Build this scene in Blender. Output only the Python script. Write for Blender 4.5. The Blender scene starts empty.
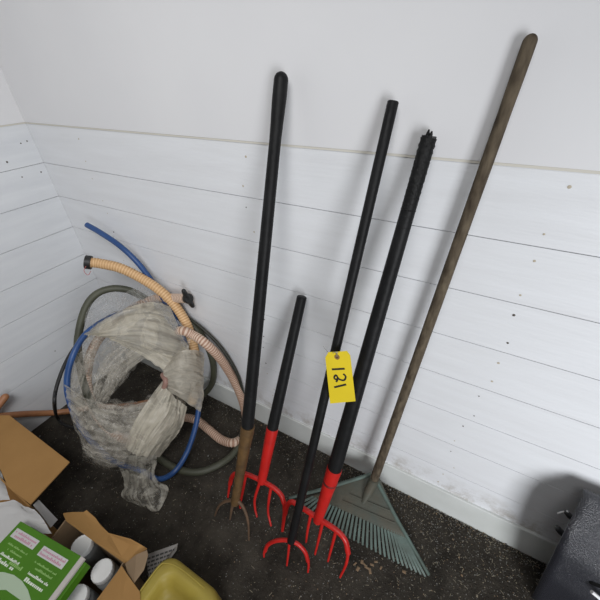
import bpy, bmesh, math, random
from mathutils import Vector, Matrix, noise
random.seed(7)
S = bpy.context.scene
COL = S.collection
V = Vector

# ------------------------------------------------------------------ materials
def mat(name, color, rough=.6, metal=0., var=.0, vscale=20., col2=None, bump=0., bscale=40., spec=.5, coat=0., stretch=None, detail=5.):
    m = bpy.data.materials.new(name); m.use_nodes = True
    nt = m.node_tree; b = nt.nodes['Principled BSDF']
    b.inputs['Base Color'].default_value = (*color, 1)
    b.inputs['Roughness'].default_value = rough; b.inputs['Metallic'].default_value = metal
    b.inputs['Specular IOR Level'].default_value = spec
    b.inputs['Coat Weight'].default_value = coat
    tc = nt.nodes.new('ShaderNodeTexCoord'); src = tc.outputs['Object']
    if stretch:
        mp = nt.nodes.new('ShaderNodeMapping'); mp.inputs['Scale'].default_value = stretch
        nt.links.new(src, mp.inputs[0]); src = mp.outputs[0]
    if col2:
        n = nt.nodes.new('ShaderNodeTexNoise'); n.inputs['Scale'].default_value = vscale; n.inputs['Detail'].default_value = detail
        r = nt.nodes.new('ShaderNodeValToRGB')
        r.color_ramp.elements[0].position = .5 - .22; r.color_ramp.elements[1].position = .5 + .22
        r.color_ramp.elements[0].color = (*color, 1); r.color_ramp.elements[1].color = (*col2, 1)
        nt.links.new(src, n.inputs['Vector']); nt.links.new(n.outputs['Fac'], r.inputs[0]); nt.links.new(r.outputs[0], b.inputs['Base Color'])
    if bump:
        n2 = nt.nodes.new('ShaderNodeTexNoise'); n2.inputs['Scale'].default_value = bscale; n2.inputs['Detail'].default_value = 4
        bp = nt.nodes.new('ShaderNodeBump'); bp.inputs['Strength'].default_value = bump; bp.inputs['Distance'].default_value = .01
        nt.links.new(src, n2.inputs['Vector']); nt.links.new(n2.outputs['Fac'], bp.inputs['Height']); nt.links.new(bp.outputs[0], b.inputs['Normal'])
    return m

M = {}
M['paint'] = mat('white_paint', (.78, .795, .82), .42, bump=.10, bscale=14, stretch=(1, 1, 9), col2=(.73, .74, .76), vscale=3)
M['paint_up'] = mat('white_panel_paint', (.765, .765, .775), .4, bump=.06, bscale=9, col2=(.72, .72, .735), vscale=2)
M['base_paint'] = mat('shaded_white_trim_paint', (.68, .70, .685), .5, bump=.1, bscale=20, col2=(.57, .59, .565), vscale=6)  # white baseboard like the wall; its greenish-grey shade is put into the colour
M['caulk'] = mat('aged_caulk', (.64, .615, .55), .8)
M['groove'] = mat('groove_grey', (.22, .22, .22), .9)
M['nail'] = mat('rusty_nail', (.10, .085, .07), .7, .3)
M['nail_tan'] = mat('filled_nail_hole', (.50, .44, .34), .8)
M['black_paint'] = mat('black_handle_paint', (.006, .006, .0065), .5, bump=.15, bscale=60, col2=(.012, .012, .0125), vscale=14, spec=.2)
M['black_rough'] = mat('black_tape', (.006, .006, .006), .6, bump=.6, bscale=70, spec=.3)
M['red'] = mat('red_enamel', (.56, .017, .013), .4, col2=(.43, .013, .010), vscale=25, bump=.1, bscale=60)
M['bronze'] = mat('rusty_bronze', (.20, .115, .045), .5, .35, col2=(.10, .06, .03), vscale=35, bump=.25, bscale=80)
M['rust'] = mat('rusted_tine_steel', (.16, .095, .055), .65, .2, col2=(.08, .05, .03), vscale=30)
M['old_wood'] = mat('weathered_wood', (.045, .033, .022), .8, col2=(.145, .115, .078), vscale=70, bump=.6, bscale=50, stretch=(1, 1, .35), spec=.25)
M['green_plastic'] = mat('faded_green_plastic', (.070, .080, .066), .6, col2=(.090, .078, .055), vscale=16, bump=.2, bscale=50, spec=.3)
M['teal_plastic'] = mat('faded_teal_plastic', (.12, .17, .15), .55, col2=(.075, .095, .08), vscale=22, bump=.15, bscale=50, spec=.3)
M['tag'] = mat('yellow_card', (.72, .55, .012), .6, col2=(.66, .50, .012), vscale=10)
M['ink'] = mat('black_marker', (.01, .01, .01), .6)
M['eyelet'] = mat('brown_eyelet', (.22, .12, .04), .7)
M['hole'] = mat('dark_hole', (.006, .006, .006), .9, spec=.05)
M['string'] = mat('pale_wire', (.5, .5, .48), .4, .6)
M['blue'] = mat('blue_hose', (.022, .075, .23), .4, col2=(.018, .055, .17), vscale=14)
M['olive'] = mat('olive_hose', (.075, .078, .05), .55, col2=(.05, .052, .036), vscale=12)
M['dkgreen'] = mat('dark_green_hose', (.028, .03, .022), .5)
M['tan'] = mat('tan_hose', (.70, .46, .24), .5); M['tan_dk'] = mat('tan_hose_groove', (.54, .32, .15), .55)
M['pink'] = mat('pale_pink_hose', (.66, .51, .40), .5); M['pink_dk'] = mat('pink_hose_groove', (.38, .22, .15), .55)
M['rubber'] = mat('black_rubber', (.012, .012, .012), .5)
M['copper'] = mat('copper_orange', (.42, .19, .085), .5, col2=(.30, .13, .06), vscale=15)
M['card'] = mat('brown_cardboard', (.36, .20, .072), .85, spec=.2, col2=(.31, .17, .06), vscale=7, bump=.05, bscale=60)
M['card_in'] = mat('grey_brown_cardboard', (.25, .17, .10), .85, col2=(.19, .13, .075), vscale=9)
M['card_white'] = mat('white_faced_card', (.55, .54, .53), .7, col2=(.47, .46, .45), vscale=6)
M['green_card'] = mat('green_printed_card', (.065, .19, .010), .5, col2=(.055, .165, .009), vscale=5, spec=.25)
M['strip'] = mat('grey_card_strip', (.42, .39, .36), .7)
M['pale_green'] = mat('pale_green_print', (.38, .47, .34), .6)
M['print_white'] = mat('white_print', (.66, .70, .60), .6)
M['print_lime'] = mat('lime_print', (.24, .42, .12), .6)
M['print_pink'] = mat('pink_print', (.46, .22, .29), .6)
M['print_grey'] = mat('grey_print', (.10, .10, .10), .7)
M['bottle'] = mat('white_bottle_plastic', (.27, .28, .28), .45)
M['cap'] = mat('white_cap_plastic', (.80, .80, .79), .5, bump=.05, bscale=90)
M['paper'] = mat('printed_paper', (.47, .45, .44), .8)
M['yellow'] = mat('yellow_jug_plastic', (.38, .30, .055), .45, spec=.35, col2=(.31, .235, .045), vscale=8)
M['blk_plastic'] = mat('black_textured_plastic', (.017, .018, .025), .32, bump=.5, bscale=280, spec=1.0)
M['leaf'] = mat('dry_chip', (.22, .15, .09), .9)

# floor: dark dirt with pale straw and grit flecks
def floor_mat():
    m = bpy.data.materials.new('dark_dirt_floor'); m.use_nodes = True; nt = m.node_tree; b = nt.nodes['Principled BSDF']
    L = nt.links.new; tc = nt.nodes.new('ShaderNodeTexCoord')
    n = nt.nodes.new('ShaderNodeTexNoise'); n.inputs['Scale'].default_value = 7; n.inputs['Detail'].default_value = 8; n.inputs['Roughness'].default_value = .7
    r = nt.nodes.new('ShaderNodeValToRGB'); e = r.color_ramp.elements
    e[0].position = .32; e[0].color = (.018, .0155, .0125, 1); e[1].position = .72; e[1].color = (.078, .068, .055, 1)
    L(tc.outputs['Object'], n.inputs['Vector']); L(n.outputs['Fac'], r.inputs[0])
    n3 = nt.nodes.new('ShaderNodeTexNoise'); n3.inputs['Scale'].default_value = 120; n3.inputs['Detail'].default_value = 4; n3.inputs['Roughness'].default_value = .7
    L(tc.outputs['Object'], n3.inputs['Vector'])
    r3 = nt.nodes.new('ShaderNodeValToRGB'); e = r3.color_ramp.elements
    e[0].position = .60; e[0].color = (0, 0, 0, 1); e[1].position = .74; e[1].color = (.9, .9, .9, 1)
    L(n3.outputs['Fac'], r3.inputs[0])
    mx = nt.nodes.new('ShaderNodeMixRGB'); mx.inputs[2].default_value = (.17, .15, .125, 1)
    L(r3.outputs[0], mx.inputs[0]); L(r.outputs[0], mx.inputs[1]); L(mx.outputs[0], b.inputs['Base Color'])
    bp = nt.nodes.new('ShaderNodeBump'); bp.inputs['Strength'].default_value = .9; bp.inputs['Distance'].default_value = .01
    L(n3.outputs['Fac'], bp.inputs['Height']); L(bp.outputs[0], b.inputs['Normal'])
    b.inputs['Roughness'].default_value = .9; b.inputs['Specular IOR Level'].default_value = .15
    return m
M['floor'] = floor_mat()

# plastic sheet: cloudy film that lets part of what is behind show through
def film(name, color, lo, hi, su, sv, scale, rough=.3, tl_=.25):
    m = bpy.data.materials.new(name); m.use_nodes = True; nt = m.node_tree; L = nt.links.new
    b = nt.nodes['Principled BSDF']; out = nt.nodes['Material Output']
    b.inputs['Base Color'].default_value = (*color, 1); b.inputs['Roughness'].default_value = rough
    b.inputs['Specular IOR Level'].default_value = .6
    tr = nt.nodes.new('ShaderNodeBsdfTransparent'); tl = nt.nodes.new('ShaderNodeBsdfTranslucent'); tl.inputs[0].default_value = (*color, 1)
    m1 = nt.nodes.new('ShaderNodeMixShader'); m1.inputs[0].default_value = tl_
    L(b.outputs[0], m1.inputs[1]); L(tl.outputs[0], m1.inputs[2])
    m2 = nt.nodes.new('ShaderNodeMixShader')
    tc = nt.nodes.new('ShaderNodeTexCoord')
    def noise_(src, sc, dist):
        n = nt.nodes.new('ShaderNodeTexNoise'); n.inputs['Scale'].default_value = sc; n.inputs['Detail'].default_value = 4; n.inputs['Roughness'].default_value = .55; n.inputs['Distortion'].default_value = dist
        L(src, n.inputs['Vector']); return n.outputs['Fac']
    mp = nt.nodes.new('ShaderNodeMapping'); mp.inputs['Scale'].default_value = (su, sv, 1); L(tc.outputs['UV'], mp.inputs[0])
    n1 = noise_(mp.outputs[0], 1, .6); n2 = noise_(tc.outputs['Object'], scale, 1.2)
    ad = nt.nodes.new('ShaderNodeMath'); ad.operation = 'ADD'; L(n1, ad.inputs[0]); L(n2, ad.inputs[1])
    mr = nt.nodes.new('ShaderNodeMapRange'); mr.inputs['From Min'].default_value = .82; mr.inputs['From Max'].default_value = 1.18
    mr.inputs['To Min'].default_value = lo; mr.inputs['To Max'].default_value = hi
    L(ad.outputs[0], mr.inputs['Value'])
    bp = nt.nodes.new('ShaderNodeBump'); bp.inputs['Strength'].default_value = .8; bp.inputs['Distance'].default_value = .012
    L(ad.outputs[0], bp.inputs['Height']); L(bp.outputs[0], b.inputs['Normal'])
    sb = nt.nodes.new('ShaderNodeMath'); sb.operation = 'SUBTRACT'; sb.inputs[1].default_value = .5; L(n2, sb.inputs[0])
    ab = nt.nodes.new('ShaderNodeMath'); ab.operation = 'ABSOLUTE'; L(sb.outputs[0], ab.inputs[0])
    cr = nt.nodes.new('ShaderNodeMapRange'); cr.inputs['From Min'].default_value = .028; cr.inputs['From Max'].default_value = 0.; cr.inputs['To Max'].default_value = .22; L(ab.outputs[0], cr.inputs['Value'])
    a2 = nt.nodes.new('ShaderNodeMath'); a2.operation = 'ADD'; a2.use_clamp = True; L(mr.outputs[0], a2.inputs[0]); L(cr.outputs[0], a2.inputs[1])
    L(a2.outputs[0], m2.inputs[0]); L(tr.outputs[0], m2.inputs[1]); L(m1.outputs[0], m2.inputs[2]); L(m2.outputs[0], out.inputs[0])
    return m
M['film'] = film('clear_crumpled_film', (.46, .43, .37), .0, .58, 18, 3, 15, .12)
M['film2'] = film('cloudy_film', (.56, .515, .42), .45, .98, 16, 1.6, 9, .3)
M['film5'] = film('thin_cloudy_film', (.49, .455, .39), .05, .68, 8, 1.4, 9, .2)
M['film4'] = film('cloudy_knot_film', (.50, .46, .385), .72, 1.0, 22, 2.2, 9, .35)
M['film6'] = film('tail_film', (.60, .57, .49), .15, .80, 9, 2, 12, .14)
M['film3'] = film('thin_film', (.50, .50, .49), .06, .42, 14, 2, 12, .2)

# ------------------------------------------------------------------ mesh helpers
def mesh(name, verts, faces, mats, parent=None, smooth=True, midx=None, bevel=0., solid=0., subd=0):
    me = bpy.data.meshes.new(name); me.from_pydata([tuple(v) for v in verts], [], faces)
    if not isinstance(mats, (list, tuple)): mats = [mats]
    for m in mats: me.materials.append(m)
    bm = bmesh.new(); bm.from_mesh(me); bmesh.ops.recalc_face_normals(bm, faces=bm.faces); bm.to_mesh(me); bm.free()
    if smooth: me.polygons.foreach_set('use_smooth', [True]*len(me.polygons)); me.set_sharp_from_angle(angle=math.radians(48))
    for i, p in enumerate(me.polygons):
        if not smooth: p.use_smooth = False
        if midx: p.material_index = midx[i]
    o = bpy.data.objects.new(name, me); COL.objects.link(o)
    if parent: attach(o, parent)
    if subd:
        md = o.modifiers.new('s', 'SUBSURF'); md.levels = md.render_levels = subd
    if solid:
        md = o.modifiers.new('t', 'SOLIDIFY'); md.thickness = solid; md.offset = 0
    if bevel:
        md = o.modifiers.new('b', 'BEVEL'); md.width = bevel; md.segments = 2; md.limit_method = 'ANGLE'
    return o
def attach(o, parent):
    o.parent = parent
    loc = V(parent.location)                       # a part's own location is zero, so its sub-parts need no offset
    # part meshes are written in world coordinates; the parent only translates
    o.matrix_parent_inverse = Matrix.Translation(-loc)
def thing(name, label, cat, loc, group=None):
    o = bpy.data.objects.new(name, None); COL.objects.link(o); o.location = loc; o.empty_display_size = .05
    return tag(o, label, cat, group)
def tag(o, label, cat, group=None):
    o['label'] = label; o['category'] = cat
    if group: o['group'] = group
    return o
def struct(o): o['kind'] = 'structure'; return o

def spline(P, n):
    P = [V(p) for p in P]; out = []
    Q = [P[0] * 2 - P[1]] + P + [P[-1] * 2 - P[-2]]
    for i in range(1, len(Q) - 2):
        a, b, c, d = Q[i-1], Q[i], Q[i+1], Q[i+2]
        for k in range(n):
            t = k / n
            out.append(.5 * (2*b + (c-a)*t + (2*a-5*b+4*c-d)*t*t + (3*b-a-3*c+d)*t**3))
    out.append(P[-1]); return out
def even(P, step):
    out = [P[0]]; acc = 0
    for a, b in zip(P, P[1:]):
        L = (b-a).length; t = step - acc
        while t <= L:
            out.append(a.lerp(b, t/L)); t += step
        acc = (acc + L) % step if L + acc >= step else acc + L
    return out
def tube_data(P, R, seg=12, round0=False, round1=False):
    P = [V(p) for p in P]; n = len(P)
    R = list(R) if isinstance(R, (list, tuple)) else [R]*n
    if len(R) != n:
        R = [R[0] + (R[-1]-R[0])*i/(n-1) for i in range(n)]
    def cap(p, d, r): return [(p + d*r*math.sin(a), r*math.cos(a)) for a in (.35, .75, 1.1, 1.35, 1.5)]
    if round1:
        d = (P[-1]-P[-2]).normalized()
        for p, r in cap(P[-1], d, R[-1]): P.append(p); R.append(r)
    if round0:
        d = (P[0]-P[1]).normalized()
        for p, r in cap(P[0], d, R[0]): P.insert(0, p); R.insert(0, r)
    n = len(P); verts = []; faces = []
    t = (P[1]-P[0]).normalized(); u = t.orthogonal().normalized()
    for i in range(n):
        tn = (P[min(i+1, n-1)] - P[max(i-1, 0)]).normalized()
        if tn.length < .5: tn = t
        u = (u - tn*u.dot(tn)).normalized(); w = tn.cross(u); t = tn
        for k in range(seg):
            a = 2*math.pi*k/seg; verts.append(P[i] + (u*math.cos(a) + w*math.sin(a))*R[i])
    for i in range(n-1):
        for k in range(seg):
            k2 = (k+1) % seg; faces.append((i*seg+k, i*seg+k2, (i+1)*seg+k2, (i+1)*seg+k))
    faces.append(tuple(range(seg-1, -1, -1))); faces.append(tuple((n-1)*seg+k for k in range(seg)))
    return verts, faces
def tube(name, P, R, m, parent=None, seg=12, n=0, r0=False, r1=False):
    if n: P = spline(P, n)
    v, f = tube_data(P, R, seg, r0, r1)
    return mesh(name, v, f, m, parent)
def ribbed(name, P, r, ms, parent, pitch=.0118, seg=14):
    P = even(spline(P, 30), pitch/4); R = []; idx = []
    for i in range(len(P)): R.append(r*(1.0 if i % 4 in (0, 1) else .94))
    v, f = tube_data(P, R, seg)
    for i in range(len(P)-1): idx += [0 if i % 4 in (0, 3) else (1 if i % 4 in (1, 2) else 0)]*seg
    idx += [0, 0]
    return mesh(name, v, f, ms, parent, midx=idx)
def box_data(lo, hi):
    x0, y0, z0 = lo; x1, y1, z1 = hi
    v = [(x0,y0,z0),(x1,y0,z0),(x1,y1,z0),(x0,y1,z0),(x0,y0,z1),(x1,y0,z1),(x1,y1,z1),(x0,y1,z1)]
    return v, [(0,3,2,1),(4,5,6,7),(0,1,5,4),(1,2,6,5),(2,3,7,6),(3,0,4,7)]
def merge(parts):
    V_, F_ = [], []
    for v, f in parts:
        o = len(V_); V_ += [V(q) for q in v]; F_ += [tuple(i+o for i in g) for g in f]
    return V_, F_
def slab(name, poly, d, m, parent=None, bevel=0., smooth=False):
    """a flat piece of the given outline with real thickness d (vector)"""
    poly = [V(p) for p in poly]; d = V(d); n = len(poly)
    v = poly + [p + d for p in poly]
    f = [tuple(range(n)), tuple(range(2*n-1, n-1, -1))] + [(i, (i+1) % n, n+(i+1) % n, n+i) for i in range(n)]
    return mesh(name, v, f, m, parent, smooth=smooth, bevel=bevel)
def ball_path(a, b, n): return [V(a).lerp(V(b), i/(n-1)) for i in range(n)]

# ------------------------------------------------------------------ setting
ZS = [1.4064, 1.2432, 1.0878, 0.92754, 0.77055, 0.6129, 0.45148, 0.28549, 0.15376, 5.6876e-10]          # heights of the board seams, top to bottom
def boards(name, x0, x1, flip):
    """horizontal boards with narrow grooves; profile extruded along the wall"""
    prof = []; g = .0010
    for i in range(len(ZS)-2):
        zt, zb = ZS[i], ZS[i+1]
        prof += [(.0055, zt-g), (0, zt-g), (0, zb+g), (.0055, zb+g)]
    prof += [(0.0055, ZS[8]), (0, ZS[8]), (0, -.02), (.03, -.02), (.03, ZS[0])]
    n = len(prof); v = []
    for x in (x0, x1):
        for d, z in prof: v.append((x, d, z) if not flip else (-d, x, z))
    f = [(i, (i+1) % n, n+(i+1) % n, n+i) for i in range(n)] + [tuple(range(n)), tuple(range(2*n-1, n-1, -1))]
    idx = [0]*len(f)
    for i in range(n):
        a, b = prof[i], prof[(i+1) % n]
        if a[0] > .005 and b[0] > .005 and b[0] < .02: idx[i] = 1
    return v, f, idx
def add_discs(v, f, idx, spots, flip, mi):
    for (a, z, r) in spots:
        o = len(v); k = 8
        for i in range(k):
            t = 2*math.pi*i/k; q = (a + r*math.cos(t), z + r*math.sin(t))
            v.append((q[0], -.0006, q[1]) if not flip else (.0006, q[0], q[1]))
        v.append((a, -.0014, z) if not flip else (.0014, a, z))
        for i in range(k): f.append((o+i, o+(i+1) % k, o+k)); idx.append(mi)
X1 = 3.3
def dirt(m):
    nt = m.node_tree; L = nt.links.new; b = nt.nodes['Principled BSDF']
    src = b.inputs['Base Color'].links[0].from_socket
    tc = nt.nodes.new('ShaderNodeTexCoord'); sp = nt.nodes.new('ShaderNodeSeparateXYZ'); L(tc.outputs['Object'], sp.inputs[0])
    g = nt.nodes.new('ShaderNodeMapRange'); g.inputs['From Min'].default_value = .27; g.inputs['From Max'].default_value = .16; L(sp.outputs['Z'], g.inputs['Value'])
    n = nt.nodes.new('ShaderNodeTexNoise'); n.inputs['Scale'].default_value = 9; n.inputs['Detail'].default_value = 9; n.inputs['Roughness'].default_value = .75; L(tc.outputs['Object'], n.inputs['Vector'])
    r = nt.nodes.new('ShaderNodeMapRange'); r.inputs['From Min'].default_value = .47; r.inputs['From Max'].default_value = .68; L(n.outputs['Fac'], r.inputs['Value'])
    mu = nt.nodes.new('ShaderNodeMath'); mu.operation = 'MULTIPLY'; L(g.outputs[0], mu.inputs[0]); L(r.outputs[0], mu.inputs[1])
    mx = nt.nodes.new('ShaderNodeMixRGB'); mx.inputs[2].default_value = (.30, .26, .19, 1); L(mu.outputs[0], mx.inputs[0]); L(src, mx.inputs[1]); L(mx.outputs[0], b.inputs['Base Color'])
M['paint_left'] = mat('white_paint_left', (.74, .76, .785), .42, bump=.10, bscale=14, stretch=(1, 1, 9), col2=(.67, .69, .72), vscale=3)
dirt(M['paint'])
v, f, idx = boards('b', -.02, X1, False)
nb = []
for xs in (.36, 1.17, 1.98, 2.42, 2.85):
    for i in range(8):
        zt, zb = ZS[i], ZS[i+1]
        for q in (.22, .78):
            nb.append((xs + random.uniform(-.02, .02), zt + (zb-zt)*q + random.uniform(-.008, .008), random.uniform(.0022, .0038)))
random.shuffle(nb)
add_discs(v, f, idx, nb[:26], False, 2); add_discs(v, f, idx, nb[26:], False, 3)
o = struct(mesh('wall_back', v, f, [M['paint'], M['groove'], M['nail'], M['nail_tan']], None, False, idx))
vu, fu = box_data((-.02, -.004, ZS[0]+.005), (X1, .03, 2.5))
pu = struct(mesh('wall_back_upper', vu, fu, M['paint_up'], None, False))
vt, ft = box_data((-.0, -.0025, ZS[0]-.001), (X1, .02, ZS[0]+.005))
struct(mesh('trim_1', vt, ft, M['caulk'], None, False))
vb, fb = box_data((.0, -.010, -.01), (X1, .004, ZS[8]-.002))
struct(mesh('baseboard_back', vb, fb, M['base_paint'], None, False, bevel=.004))
v, f, idx = boards('l', -2.6, -.0005, True)
nl = [(-.055, 1.3356, .003), [-0.027262, 1.3399, 0.003], [-0.11191, 1.2072, 0.003], [-0.02896, 1.2082, 0.0035], [-0.35837, 0.34751, 0.003], [-0.13855, 1.2768, 0.004]]
add_discs(v, f, idx, [tuple(q) for q in nl], True, 2)
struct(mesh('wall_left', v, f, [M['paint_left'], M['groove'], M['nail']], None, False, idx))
vu, fu = box_data((-.03, -2.6, ZS[0]+.005), (.003, -.004, 2.5))
struct(mesh('wall_left_upper', vu, fu, M['paint_up'], None, False))
vt, ft = box_data((-.02, -2.6, ZS[0]-.001), (.0015, -.0, ZS[0]+.006))
struct(mesh('trim_2', vt, ft, M['caulk'], None, False))
# floor with a gentle uneven surface
G = 70; fv = []; ff = []
for j in range(G+1):
    for i in range(G+1):
        x = -.02 + 3.6*i/G; y = .02 - 2.7*j/G
        fv.append((x, y, -.004 + .004*noise.noise(V((x*6, y*6, 0)))))
for j in range(G):
    for i in range(G): a = j*(G+1)+i; ff.append((a, a+1, a+G+2, a+G+1))
struct(mesh('floor', fv, ff, M['floor'], None, True))
# loose grit and straw on the floor
gv, gf, gi = [], [], []
def chip(x, y, L, w, h, mi):
    a = random.uniform(0, math.pi); c, s = math.cos(a), math.sin(a); o = len(gv); z = .001
    for (u, q, zz) in ((-L, -w*.7, 0), (L, -w, 0), (L*.9, w, 0), (-L, w, 0), (-L*.7, -w*.5, h), (L*.7, -w*.6, h), (L*.6, w*.6, h), (-L*.6, w*.5, h)):
        gv.append((x + u*c - q*s, y + u*s + q*c, z + zz))
    for g in ((4,5,6,7),(0,1,5,4),(1,2,6,5),(2,3,7,6),(3,0,4,7)): gf.append(tuple(o+k for k in g)); gi.append(mi)
for k in range(19000):
    x = random.uniform(.06, 2.9); y = -random.random()**1.9*1.05 - .012
    if random.random() < .45*(1 - min(1, max(0, x-.9)/.9)): continue
    t = random.random()
    if x < 1.6 and random.random() < .35: continue
    if t < .07: chip(x, y, random.uniform(.003, .008), random.uniform(.0005, .0011), .001, 0)
    else:
        s = random.uniform(.0006, .0020) * (2.2 if t > .975 else 1); chip(x, y, s, s*random.uniform(.5, 1), s*.8, random.choice((0, 1, 1, 2, 2, 3)))
for (x, y) in [[1.7833, -0.3422], [1.8069, -0.35091], [1.8205, -0.3327], [1.7778, -0.37042], [1.9343, -0.29528], [1.8309, -0.31615], [1.7969, -0.34565], [1.8202, -0.35428], [1.8539, -0.32517], [1.7619, -0.36121]]:
    chip(x, y, random.uniform(.006, .011), random.uniform(.003, .006), .002, 3)
gm = [mat('straw_fleck', (.27, .235, .17), .9), mat('grit_grey', (.12, .115, .105), .9), mat('grit_pale', (.23, .225, .21), .9), M['leaf']]
gr = mesh('floor_grit', gv, gf, gm, None, False, gi)
tag(gr, 'pale grit, straw and chips scattered over the dark dirt floor', 'debris'); gr['kind'] = 'stuff'

# ------------------------------------------------------------------ long-handled tools
def rad_lin(a, b, n): return [a + (b-a)*i/(n-1) for i in range(n)]
# A: cultivator with bronze ferrule
a0, a1, a2 = [(1.34, -0.0379, 1.559), (1.308, -0.3421, 0.5241), (1.272, -0.4503, 0.1539)]
a0, a1, a2 = V(a0), V(a1), V(a2)
t = thing('garden_cultivator', 'tall black round-ended handle with a rusty bronze socket and three thin rusty tines', 'garden fork', (a2.x, a2.y, 0))
n = 26; P = [a0.lerp(a1, i/(n-1)) for i in range(n)]
R = [ (.0172 if i == 0 else .0175 if i < 2 else .0160 if i == 2 else .0150 + .0075*((i-3)/(n-4))) for i in range(n)]
tube('handle', P, R, M['black_paint'], t, 20, r0=True)
up = (a1-a2).normalized()
tube('socket', [a1 + up*.03, a1, a1.lerp(a2, .3), a1.lerp(a2, .8), a2], [.0245, .0245, .0205, .0175, .017], M['bronze'], t, 18)
for pts in ([(1.276, -0.4448, 0.1732), (1.226, -0.4558, 0.1311), (1.189, -0.4711, 0.0761), (1.168, -0.4925, 0.0017)], [(1.266, -0.4466, 0.166), (1.258, -0.4612, 0.116), (1.251, -0.4812, 0.0475)], [(1.276, -0.4432, 0.1784), (1.313, -0.4491, 0.1618), (1.341, -0.4661, 0.1067), (1.353, -0.4956, 0.0075)]):
    q = [V(p) for p in pts]
    q[-1].z = max(q[-1].z, .004)
    tube('tine', q, rad_lin(.0085, .0035, (len(q)-1)*8+1), M['rust'], t, 10, 8, r1=True)

def red_fork(name, label, top, neck, base, r_top, r_neck, r_base, arc, tines, r_arc, r_tine, broken=False, collar=None):
    top, neck, base = V(top), V(neck), V(base)
    t = thing(name, label, 'garden fork', (base.x, base.y, 0))
    P = [top.lerp(neck, i/19) for i in range(20)]
    if not broken:
        tube('handle', [top + (top-neck).normalized()*.002] + P, [r_top*.86] + rad_lin(r_top, r_neck, 20), M['black_paint'], t, 20)
    else:
        v, f = tube_data(P, rad_lin(r_top, r_neck, 20), 22); u = (top-neck).normalized()
        for k in range(22): v[k] = v[k] + u*random.uniform(-.012, .012)
        h = mesh('handle', v, f, M['black_paint'], t)
        parts = []
        for k in range(9):                                           # torn splinters at the break
            a = 2*math.pi*k/9; w = u.orthogonal().normalized(); w2 = u.cross(w)
            c = top + (w*math.cos(a) + w2*math.sin(a))*r_top*.62
            L = random.uniform(.0, .004) + (.014 if k in (1, 2) else 0)
            parts.append(tube_data([c - u*.02, c, c + u*L*.6, c + u*L], [r_top*.36, r_top*.34, r_top*.24, r_top*.1], 6))
        v, f = merge(parts); mesh('splintered_end', v, f, M['black_rough'], t, False)
        # a frayed wrap of tape just below the break
        P2 = [top.lerp(neck, i/60*.2) for i in range(61)]
        R2 = [r_top*1.06 + .0016*noise.noise(V((i*.9, 3, 0))) + .0008*(i % 4 == 0) for i in range(61)]
        tube('tape_wrap', P2, R2, M['black_rough'], t, 18)
    if base != neck:
        e = (neck-base).normalized()
        s = tube('socket', [neck + e*.012, neck, neck.lerp(base, .45), base, base - e*.012], [r_neck*1.03, r_neck*1.06, (r_neck+r_base)*.52, r_base, r_base*.9], M['red'], t, 20)
        if collar is not None:
            c = neck.lerp(base, collar)
            tube('scratched_ring', [c + e*.005, c + e*.003, c - e*.003, c - e*.005], [r_neck*1.03, r_neck*1.055, r_neck*1.05, r_neck*1.02], mat('scraped_dark_red', (.03, .006, .005), .7, col2=(.30, .012, .01), vscale=30), s, 18)
    if arc:
        tube('crossbar', arc, r_arc, M['red'], t, 12, 8)
    for q in tines:
        q = [V(p) for p in q]; q[-1].z = max(q[-1].z, .003)
        tube('tine', q, rad_lin(r_tine, r_tine*.62, (len(q)-1)*8+1), M['red'], t, 10, 8, r1=True)
    return t
red_fork('digging_fork', 'shortest fork, sawn-off black handle on a red five-tined head, against the white boards',
    *[(1.373, -0.0313, 0.9381), (1.338, -0.2394, 0.4181), (1.327, -0.3335, 0.1828)], .0172, .0225, .0185,
    [(1.173, -0.3774, 0.0761), (1.179, -0.3615, 0.1156), (1.197, -0.3503, 0.1434), (1.247, -0.34, 0.1682), (1.328, -0.3353, 0.1783), (1.387, -0.335, 0.1779), (1.423, -0.3399, 0.1649), (1.442, -0.3507, 0.1375)],
    [[(1.172, -0.3755, 0.081), (1.171, -0.3884, 0.0487), (1.17, -0.4054, 0.006)], [(1.247, -0.34, 0.1682), (1.243, -0.3732, 0.0852), (1.238, -0.4057, 0.0038), (1.246, -0.4143, -0.0177)], [(1.319, -0.3374, 0.1731), (1.307, -0.3741, 0.0817), (1.314, -0.3928, 0.0346), (1.33, -0.4074, -0.0023)], [(1.373, -0.3364, 0.1747), (1.373, -0.3617, 0.1112), (1.378, -0.3847, 0.0535), (1.402, -0.4071, -0.003)], [(1.441, -0.3489, 0.1419), (1.449, -0.3683, 0.0932), (1.452, -0.3855, 0.05), (1.455, -0.4031, 0.006)]], .0098, .0068)
red_fork('manure_fork', 'thick black handle with splintered top on a wide red many-tined fork head, beside the rake',
    *[(1.697, -0.0341, 1.454), (1.627, -0.2929, 0.469), (1.601, -0.361, 0.2071)], .0155, .0245, .0175,
    [(1.458, -0.3738, 0.1071), (1.463, -0.3609, 0.1568), (1.483, -0.3523, 0.196), (1.525, -0.3542, 0.2043), (1.6, -0.3596, 0.2118), (1.676, -0.3655, 0.2177), (1.715, -0.3735, 0.2024), (1.736, -0.3889, 0.1529)],
    [[(1.458, -0.3724, 0.1123), (1.458, -0.385, 0.0654), (1.458, -0.4011, 0.006)], [(1.516, -0.3539, 0.202), (1.511, -0.3756, 0.1201), (1.508, -0.403, 0.0173)], [(1.57, -0.3581, 0.2063), (1.567, -0.3794, 0.1263), (1.568, -0.4011, 0.0462)], [(1.621, -0.3608, 0.2151), (1.618, -0.3865, 0.1186), (1.614, -0.4125, 0.0209)], [(1.676, -0.3655, 0.2177), (1.673, -0.3894, 0.1283), (1.67, -0.4133, 0.0384)], [(1.735, -0.3875, 0.1576), (1.738, -0.4051, 0.0937), (1.728, -0.4277, 0.006)]], .0098, .0066, True, .22)
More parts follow.
